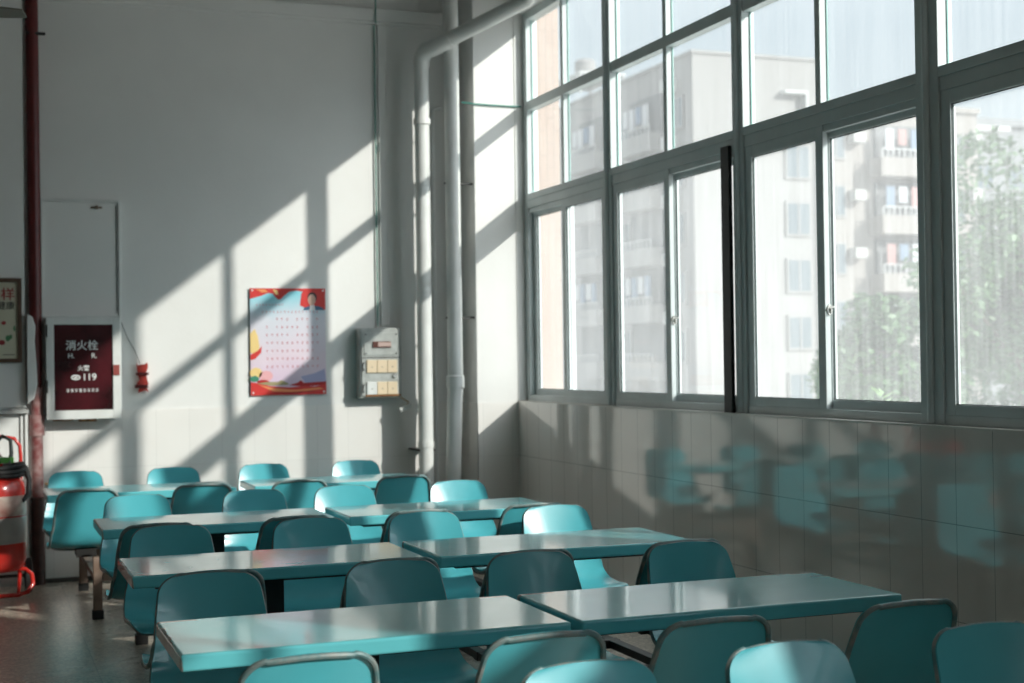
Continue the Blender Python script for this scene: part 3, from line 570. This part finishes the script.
# ------------------------------------------------------------------ tables
# fibreglass top on a welded frame whose four legs stand under the seats
def make_table(mtop, mframe):
    t = empty('canteen_table', (0, 0, 0))
    MB().box(-.60, .60, -.285, .285, .70, .75).build('tabletop', mtop, t, bevel=.009, seg=4)
    MB().box(-.5, .5, -.2, .2, .682, .70).build('top_support', M['steel'], t)
    MB().box(-.045, .045, -.045, .045, .28, .682).build('centre_post', M['steel'], t, bevel=.003)
    MB().box(-.35, .35, -.025, .025, .24, .28).box(-.345, -.295, -.6, .6, .242, .278).box(.295, .345, -.6, .6, .242, .278).build('floor_frame', mframe, t, bevel=.003)
    for sy in (-1, 1):
        MB().box(-.29, .29, sy * .6 - .022, sy * .6 + .022, .235, .285).build('side_rail', mframe, t, bevel=.003)
        for sx in (-1, 1):
            l = MB().box(sx * .32 - .027, sx * .32 + .027, sy * .6 - .027, sy * .6 + .027, .03, .385).build('leg', mframe, t, bevel=.003)
            MB().box(sx * .32 - .034, sx * .32 + .034, sy * .6 - .034, sy * .6 + .034, 0, .055).build('foot_cap', M['rubber'], l, bevel=.004)
    return t
ROWY = {'A': 9.79, 'B': 7.655, 'C': 5.98, 'D': 4.38}
TX = {'A': (1.05, 2.37), 'B': (1.21, 2.475), 'C': (1.18, 2.435), 'D': (1.148, 2.383)}
rown = {'A': 'in the back row by the tiled wall', 'B': 'second row from the back wall', 'C': 'third row from the back wall', 'D': 'in the nearest full row'}
protos = {}
for r_ in 'ABCD':
    for k, side in enumerate(('left', 'right')):
        key = (('worn' if side == 'left' and r_ != 'A' else 'good'), 'rust' if r_ == 'A' else 'black')
        if key not in protos:
            o = protos[key] = make_table(M['table_worn'] if key[0] == 'worn' else M['table'], M['rust_steel'] if key[1] == 'rust' else M['steel'])
        else: o = copy_tree(protos[key])
        o.location = (TX[r_][k], ROWY[r_], 0)
        tag(o, '%s turquoise canteen table %s%s' % (side, rown[r_], ', its left end worn grey' if key[0] == 'worn' else ''), 'table', 'turquoise canteen tables in rows')

# ------------------------------------------------------------------ chairs
def shell_mesh():
    # centreline (y, z) from the top of the back over the bend to the front lip of the seat, with half widths
    key = [(.205, .825, .168), (.188, .765, .180), (.165, .68, .191), (.142, .60, .199), (.118, .53, .212), (.085, .483, .219), (.035, .454, .224), (-.03, .443, .227), (-.09, .441, .227), (-.15, .446, .224), (-.20, .446, .217), (-.223, .432, .209), (-.230, .410, .200)]
    # resample with catmull-rom
    P_ = [Vector(k) for k in key]; path = []
    for i in range(len(P_) - 1):
        p0, p1, p2, p3 = P_[max(i - 1, 0)], P_[i], P_[i + 1], P_[min(i + 2, len(P_) - 1)]
        for s in range(5):
            u = s / 5; path.append(.5 * ((2 * p1) + (p2 - p0) * u + (2 * p0 - 5 * p1 + 4 * p2 - p3) * u * u + (3 * p1 - p0 - 3 * p2 + p3) * u ** 3))
    path.append(P_[-1])
    L = [0]
    for a, b in zip(path, path[1:]): L.append(L[-1] + math.hypot(b.x - a.x, b.y - a.y))
    tot = L[-1]
    def at(s):
        s = min(max(s, 0), tot)
        for i in range(len(L) - 1):
            if L[i + 1] >= s - 1e-9:
                u = (s - L[i]) / max(L[i + 1] - L[i], 1e-9); return path[i].lerp(path[i + 1], min(max(u, 0), 1))
    R1, R2 = .058, .05
    ss = [R1 * (1 - math.cos(i / 8 * PI / 2)) for i in range(9)]
    n = 26; a0, a1 = R1, tot - R2
    ss += [a0 + (a1 - a0) * i / n for i in range(1, n)]
    ss += [tot - R2 * (1 - math.sin(i / 6 * PI / 2)) for i in range(7)]
    NU = 18; rows = []
    for s in ss:
        p = at(s); hw = p.z
        if s < R1: hw = hw - R1 + math.sqrt(max(R1 * R1 - (R1 - s) ** 2, 0))
        d = tot - s
        if d < R2: hw = hw - R2 + math.sqrt(max(R2 * R2 - (R2 - d) ** 2, 0))
        q = at(s + .004); q0 = at(s - .004); ty, tz = q.x - q0.x, q.y - q0.y; l = math.hypot(ty, tz); ty /= l; tz /= l
        ny, nz = -tz * -1, ty * -1      # normal towards the sitter
        ny, nz = (tz, -ty)              # rotate tangent
        if nz < 0 and abs(nz) > abs(ny) : ny, nz = -ny, -nz
        if abs(ny) >= abs(nz) and ny > 0: ny, nz = -ny, -nz
        row = []
        for k in range(NU + 1):
            u = -1 + 2 * k / NU
            cup = (.008 + .018 * min(1, s / .16)) * (abs(u) ** 2.4) if s < tot * .45 else .018 * (abs(u) ** 3)
            crown = -.006 * u * u * max(0, 1 - s / .12)       # top edge slightly arched
            row.append(Vector((hw * u, p.x + ny * cup, p.y + (nz * cup if s > tot * .4 else 0) + crown)))
        rows.append(row)
    return rows
def make_chair():
    t = empty('canteen_chair', (0, 0, 0)); rows = shell_mesh()
    nu = len(rows[0]); nr = len(rows)
    # normals of the grid
    def nrm(i, k):
        c = nu // 2; a = rows[min(i + 1, nr - 1)][c] - rows[max(i - 1, 0)][c]
        n0 = a.cross(Vector((1, 0, 0))).normalized()
        b = rows[i][min(k + 1, nu - 1)] - rows[i][max(k - 1, 0)]
        return (n0 - Vector((b.dot(n0) / max(b.x, 1e-6), 0, 0))).normalized()
    NN = [[nrm(i, k) for k in range(nu)] for i in range(nr)]
    sgn = 1 if NN[nr // 3][nu // 2].y < 0 else -1       # towards sitter = -y at the back
    bm = bmesh.new(); th = .009
    F = [[bm.verts.new(rows[i][k]) for k in range(nu)] for i in range(nr)]
    Bk = [[bm.verts.new(rows[i][k] - NN[i][k] * sgn * th) for k in range(nu)] for i in range(nr)]
    for i in range(nr - 1):
        for k in range(nu - 1):
            bm.faces.new((F[i][k], F[i][k + 1], F[i + 1][k + 1], F[i + 1][k])); bm.faces.new((Bk[i][k], Bk[i + 1][k], Bk[i + 1][k + 1], Bk[i][k + 1]))
    bd = [(0, k) for k in range(nu)] + [(i, nu - 1) for i in range(1, nr)] + [(nr - 1, k) for k in range(nu - 2, -1, -1)] + [(i, 0) for i in range(nr - 2, 0, -1)]
    for a, b in zip(bd, bd[1:] + bd[:1]): bm.faces.new((F[a[0]][a[1]], Bk[a[0]][a[1]], Bk[b[0]][b[1]], F[b[0]][b[1]]))
    mb = MB(); mb.bm = bm; mb.build('seat_shell', M['chair'], t, smooth=True)
    # rolled rim just behind the edge
    pts = []
    for i, k in bd:
        c = rows[i][k] - NN[i][k] * sgn * .013 - Vector((0, 0, .004 if i == 0 else 0))
        inward = Vector((-.005 if rows[i][k].x > 0 else .005, 0, 0)) if 0 < i < nr - 1 else Vector((0, 0, 0))
        pts.append(c + inward)
    q = [pts[0]]
    for p in pts[1:]:
        if (p - q[-1]).length > .006: q.append(p)
    if (q[0] - q[-1]).length < .006: q.pop()
    mb = MB(); mb.tube(q, .0085, 8, closed=True); mb.build('rolled_rim', M['chair_rim'], t, smooth=True)
    # steel carrier under the seat, resting on the frame leg
    MB().box(-.06, .06, -.12, -.09, .387, .430).box(-.06, .06, .0, .03, .387, .436).box(-.03, .03, -.12, .03, .387, .402).build('seat_bracket', M['steel'], t, bevel=.002)
    return t
CH = {('A', 1): (.69, 1.37, 2.03, 2.73), ('A', -1): (.665, 1.36, 1.97, 2.67), ('B', 1): (.895, 1.561, 2.105, 2.83), ('B', -1): (.835, 1.49, 2.12, 2.747),
      ('C', 1): (.86, 1.517, 2.09, 2.79), ('C', -1): (.825, 1.50, 2.06, 2.735), ('D', 1): (.79, 1.467, 2.023, 2.70), ('D', -1): (.81, 1.47, 2.003, 2.663), ('E', 1): (None, 1.41, 1.98, 2.61)}
ordn = ('leftmost', 'second from left', 'third from left', 'rightmost')
rowc = {('A', 1): 'of those facing us against the back wall', ('A', -1): 'with their backs to us before the back-row tables',
        ('B', 1): 'facing us behind the second table row from the back', ('B', -1): 'with backs to us before the second table row',
        ('C', 1): 'facing us behind the third table row from the back', ('C', -1): 'backs to us before the third table row, mostly hidden',
        ('D', 1): 'facing us behind the nearest tables', ('D', -1): 'with backs to us before the nearest tables',
        ('E', 1): 'facing us, cut off by the bottom edge'}
chair0 = None
for (r_, s), xs in CH.items():
    for i, x in enumerate(xs):
        if x is None: continue
        o = chair0 = make_chair() if chair0 is None else copy_tree(chair0)
        base = ROWY[r_] + s * .56 if r_ != 'E' else 2.455 + .56
        o.location = (x, base + random.uniform(-.008, .008), 0); o.rotation_euler = (0, 0, (0 if s > 0 else PI) + random.uniform(-.025, .025))
        od = ordn[i]
        if r_ == 'E' and i == 1: od = 'leftmost'
        if r_ == 'E' and i == 2: od = 'middle one'
        tag(o, 'turquoise moulded chair, %s %s' % (od, rowc[(r_, s)]), 'chair', 'turquoise canteen chairs ' + rowc[(r_, s)])

# ------------------------------------------------------------------ outside
gm = mat('pale_concrete_ground', (.6, .59, .56), .9)
struct(MB().box(XW + .16, 160, -60, 160, -2.2, -2.0).build('ground', gm), 'pale paved ground outside the windows', 'ground')
# peach tiled fin of this building beside the last window
PT = mat('peach_tile', (.80, .60, .46), .5); tt = PT.node_tree; bb = tt.nodes['Principled BSDF']
tc = N(tt, 'ShaderNodeTexCoord'); s_ = N(tt, 'ShaderNodeSeparateXYZ'); tt.links.new(tc.outputs['Object'], s_.inputs[0]); cm = N(tt, 'ShaderNodeCombineXYZ')
tt.links.new(s_.outputs['Z'], cm.inputs[0]); tt.links.new(s_.outputs['X'], cm.inputs[1])
br = N(tt, 'ShaderNodeTexBrick'); br.inputs['Scale'].default_value = 1; br.inputs['Brick Width'].default_value = .2; br.inputs['Row Height'].default_value = .06; br.inputs['Mortar Size'].default_value = .003
br.inputs['Color1'].default_value = (.33, .235, .18, 1); br.inputs['Color2'].default_value = (.31, .215, .165, 1); br.inputs['Mortar'].default_value = (.22, .16, .13, 1)
tt.links.new(cm.outputs[0], br.inputs['Vector']); tt.links.new(br.outputs[0], bb.inputs['Base Color'])
struct(MB().box(XW + .2, 4.43, 10.485, 13.5, -2, 6.5).build('wall_outside', PT), 'peach tiled outside wall seen through the farthest window', 'wall')

FAC = mat('white_facade', (.27, .265, .26), .8, noise=.05, nscale=.3)
FACW = mat('cream_facade', (.27, .25, .235), .8, noise=.05, nscale=.3)
GREYF = mat('grey_facade', (.20, .21, .22), .8)
WIN = mat('far_window_glass', (.12, .15, .17), .2)
SHAD = mat('balcony_shade', (.15, .155, .16), .8)  # flat slabs on the facades, shade of the balcony recesses put into their colour
RAIL = mat('balcony_rail', (.45, .46, .46), .6)
ACM = mat('air_conditioner', (.4, .4, .39), .6)
LB = [mat('laundry_white', (.45, .46, .48), .8), mat('laundry_blue', (.14, .2, .28), .8), mat('laundry_red', (.35, .2, .19), .8)]
def quadwin(root, face, a, b, z0, z1, plane, frame=True):
    """face 'y': on a facade of constant y (a,b are x); face 'x': on constant x (a,b are y)"""
    if face == 'y': w = MB().box(a - .12, b + .12, plane - .12, plane + .1, z0 - .12, z1 + .12); g = MB().box(a, b, plane - .14, plane - .06, z0, z1); br_ = MB().box((a + b) / 2 - .04, (a + b) / 2 + .04, plane - .17, plane - .13, z0, z1)
    else: w = MB().box(plane - .12, plane + .1, a - .12, b + .12, z0 - .12, z1 + .12); g = MB().box(plane - .14, plane - .06, a, b, z0, z1); br_ = MB().box(plane - .17, plane - .13, (a + b) / 2 - .04, (a + b) / 2 + .04, z0, z1)
    f = w.build('window', FAC, root); g.build('pane', WIN, f); br_.build('window_bar', FAC, f)
    return f
# white block: near corner at x 34.7, y 64.6
t = empty('apartment_building', (0, 0, 0)); tag(t, 'white apartment block with laundry balconies left of its bare bright side wall', 'building')
X0, Y0 = 34.73, 64.6
MB().box(X0, 42.15, Y0, 84, -2, 17.2).build('wall', FAC, t)
MB().box(X0 - .1, 42.25, Y0 - .1, 84.1, 17.2, 17.35).build('roof', FAC, t)
MB().box(42.15, 44.0, Y0 + 1.5, 80, -2, 15.6).build('stair_wing', FAC, t)
for k in range(6):
    z = 11.0 - 3.0 * k + 3.0 * 0
    if z < -2: break
    quadwin(t, 'y', 40.2, 41.5, z, z + 1.6, Y0)
mb = MB(); mb.box(39.9, 41.3, Y0 - .5, Y0 + .05, 15.35, 15.5); mb.box(41.2, 41.3, Y0 - .5, Y0 + .05, 13.9, 15.35); mb.build('canopy', RAIL, t)
for k in range(5):
    z = 13.5 - 3.05 * k
    for (ya, yb) in ((67.6, 71.6), (74.6, 78.6)):
        b_ = MB().box(X0 - .25, X0 + .02, ya, yb, z, z + 2.2).build('balcony_shade_panel', SHAD, t)
        MB().box(X0 - 1.1, X0 - .0, ya - .15, yb + .15, z - .9, z + .05).build('balcony', FAC, t)
        if k in (0, 1, 3):
            for j in range(4):
                yy = ya + .4 + j * .8; MB().box(X0 - .95, X0 - .85, yy, yy + .55, z + .4 + (j % 2) * .3, z + 1.6).build('laundry', LB[(j + k) % 2 if j != 3 else 0], t)
        mb = MB(); mb.box(X0 - 1.05, X0 - 1.0, ya, yb, z + .45, z + .5)
        for q in range(9): yy = ya + (yb - ya) * q / 8; mb.box(X0 - 1.05, X0 - 1.0, yy - .03, yy + .03, z, z + .5)
        mb.build('balcony_rail', RAIL, t)
    quadwin(t, 'x', 72.1, 72.9, z + .1, z + 1.7, X0)
    quadwin(t, 'x', 65.6, 66.4, z + .1, z + 1.6, X0)
    o = MB().box(X0 - .7, X0, 73.1, 74.1, z + 1.3, z + 2.0).build('air_conditioner', ACM, t, bevel=.05)
    MB().lathe((X0 - .71, 73.6, z + 1.65), [(.25, -.02), (.27, .02)], 16, 'x').build('fan_grille', RAIL, o)
    MB().box(X0 - .7, X0, 66.2, 67.0, z + 2.0, z + 2.7).build('air_conditioner', ACM, t, bevel=.05)
t2 = empty('water_tank', (35.4, 79.6, 17.35)); tag(t2, 'white rooftop water tank on a frame above the white apartment block', 'water tank')
MB().lathe((0, 0, 1.3), [(.6, 0), (.65, .05), (.65, 1.1), (.5, 1.25), (.2, 1.3)], 24).build('tank', FAC, t2, smooth=True)
mb = MB()
for sx in (-1, 1):
    for sy in (-1, 1): mb.box(sx * 1.4 - .07, sx * 1.4 + .07, sy * 2.4 - .07, sy * 2.4 + .07, .05, 1.3)
mb.box(-1.5, 1.5, -2.6, 2.6, 1.15, 1.3); mb.build('tank_stand', RAIL, t2)
# cream block with stacked balconies
t = empty('apartment_building', (0, 0, 0)); tag(t, 'cream apartment block with stacked balconies seen through the third window', 'building')
Y1 = 68.0
MB().box(44.3, 55.3, Y1, 82, -2, 15.6).build('wall', FACW, t)
MB().box(44.2, 55.4, Y1 - .2, 82, 15.6, 15.9).build('roof', FACW, t)
MB().box(55.0, 58.6, Y1 + 1, 74, 14.9, 15.2).build('canopy', RAIL, t)
for k in range(5):
    z = 12.6 - 3.25 * k
    MB().box(48.0, 51.6, Y1 - .25, Y1 + .02, z, z + 2.0).build('balcony_shade_panel', SHAD, t)
    MB().box(47.7, 52.0, Y1 - 1.3, Y1, z - 1.0, z + .05).build('balcony', FACW, t)
    mb = MB(); mb.box(47.8, 51.9, Y1 - 1.25, Y1 - 1.2, z + .5, z + .56)
    for q in range(12): xx = 47.8 + q * .37; mb.box(xx - .03, xx + .03, Y1 - 1.25, Y1 - 1.2, z, z + .5)
    mb.build('balcony_rail', RAIL, t)
    for j in range(4):
        xx = 48.2 + j * .85; MB().box(xx, xx + .55, Y1 - 1.0, Y1 - .92, z + .5 + (j % 2) * .3, z + 1.7).build('laundry', LB[(j * 2 + k) % 3], t)
    quadwin(t, 'y', 44.9, 46.0, z + .1, z + 1.7, Y1); quadwin(t, 'y', 53.2, 54.2, z - .1, z + 1.6, Y1)
    MB().box(46.3, 47.1, Y1 - .7, Y1, z + .9, z + 1.5).build('air_conditioner', ACM, t, bevel=.05)
    MB().box(54.4, 55.1, Y1 - .7, Y1, z + 1.1, z + 1.8).build('air_conditioner', ACM, t, bevel=.05)
t = empty('apartment_building', (0, 0, 0)); tag(t, 'grey building farther off behind the tree at the right edge', 'building')
Y2 = 86.0
MB().box(68.5, 110, Y2, 110, -2, 18.5).build('wall', GREYF, t); MB().box(68.2, 110, Y2 - .5, 110, 18.5, 19.0).build('roof', GREYF, t)
for k in range(5):
    for j in range(5): quadwin(t, 'y', 69.5 + j * 3.2, 71.2 + j * 3.2, 13.8 - 3.3 * k, 15.6 - 3.3 * k, Y2)

# trees
leafm = mat('tree_leaves', (.10, .20, .08), .5, noise=.4, nscale=.8); barkm = mat('tree_bark', (.12, .10, .08), .8)
def tree(x, y, zb, h, rad, n, label, seed, name='leafy_tree'):
    rr = random.Random(seed); t = empty(name, (x, y, zb)); tag(t, label, 'tree', None)
    mb = MB(); mb.tube([(0, 0, 0), (.05, .03, h * .3), (-.05, .05, h * .6), (0, 0, h * .85)], [.16, .13, .09, .03], 10)
    tips = []
    for k in range(9):
        a = rr.uniform(0, 2 * PI); z0_ = h * rr.uniform(.3, .65); r_ = rad * rr.uniform(.5, .85); z1_ = z0_ + h * rr.uniform(.1, .3)
        mb.tube([(0, 0, z0_), (r_ * .5 * math.cos(a), r_ * .5 * math.sin(a), (z0_ + z1_) / 2), (r_ * math.cos(a), r_ * math.sin(a), z1_)], [.07, .04, .015], 6)
        tips.append(Vector((r_ * math.cos(a), r_ * math.sin(a), z1_)))
    mb.build('trunk', barkm, t, smooth=True)
    cl = [(p, rad * rr.uniform(.32, .48)) for p in tips] + [(Vector((rr.uniform(-.6, .6) * rad, rr.uniform(-.6, .6) * rad, h * rr.uniform(.25, 1.0))), rad * rr.uniform(.25, .5)) for _ in range(16)]
    vs, fs = [], []
    for i in range(n):
        c, r_ = rr.choice(cl); d = Vector((rr.gauss(0, 1), rr.gauss(0, 1), rr.gauss(0, 1))).normalized() * r_ * rr.uniform(.3, 1) ** .5
        p = c + d; s = rr.uniform(.07, .13)
        u = Vector((rr.gauss(0, 1), rr.gauss(0, 1), rr.gauss(0, .6))).normalized(); v = u.cross(Vector((rr.gauss(0, 1), rr.gauss(0, 1), rr.gauss(0, 1)))).normalized()
        b = len(vs); vs += [p - u * s, p + v * s * .45 , p + u * s, p - v * s * .45]; fs.append((b, b + 1, b + 2, b + 3))
    me = bpy.data.meshes.new('crown'); me.from_pydata([tuple(v) for v in vs], [], fs); me.materials.append(leafm)
    o = bpy.data.objects.new('crown', me); C.objects.link(o); o.parent = t
    return t
tree(19.2, 22.3, -2, 7.0, 2.3, 16000, 'leafy green tree outside the nearest window at the right edge', 1)
tree(13.9, 19.3, -2, 4.35, 1.1, 8000, 'smaller leafy tree in front of the balconies outside the third window', 2)
# small plant just outside the third window
t = empty('window_plant', (4.75, 6.66, .6)); tag(t, 'small green leafy sprig just outside the third window', 'plant')
MB().lathe((0, 0, -2.6), [(.12, 0), (.14, .1), (.15, .25)], 16).build('pot', mat('clay_pot', (.35, .18, .10), .8), t)
mb = MB(); mb.tube([(0, 0, -2.4), (.01, .01, -1.0), (0, .03, .66)], .008, 6); mb.build('stem', barkm, t)
mb = MB(); rr = random.Random(5)
for i in range(26):
    z = .35 + .42 * i / 26; a = i * 2.4; L_ = .10
    c = Vector((.0, .03, z)); d = Vector((math.cos(a), math.sin(a), .5)).normalized(); sdd = d.cross(Vector((0, 0, 1))).normalized() * .024
    vs_ = [mb.bm.verts.new(c), mb.bm.verts.new(c + d * L_ * .5 + sdd), mb.bm.verts.new(c + d * L_), mb.bm.verts.new(c + d * L_ * .5 - sdd)]; mb.bm.faces.new(vs_)
mb.build('leaves', mat('plant_leaf', (.18, .34, .10), .5), t)
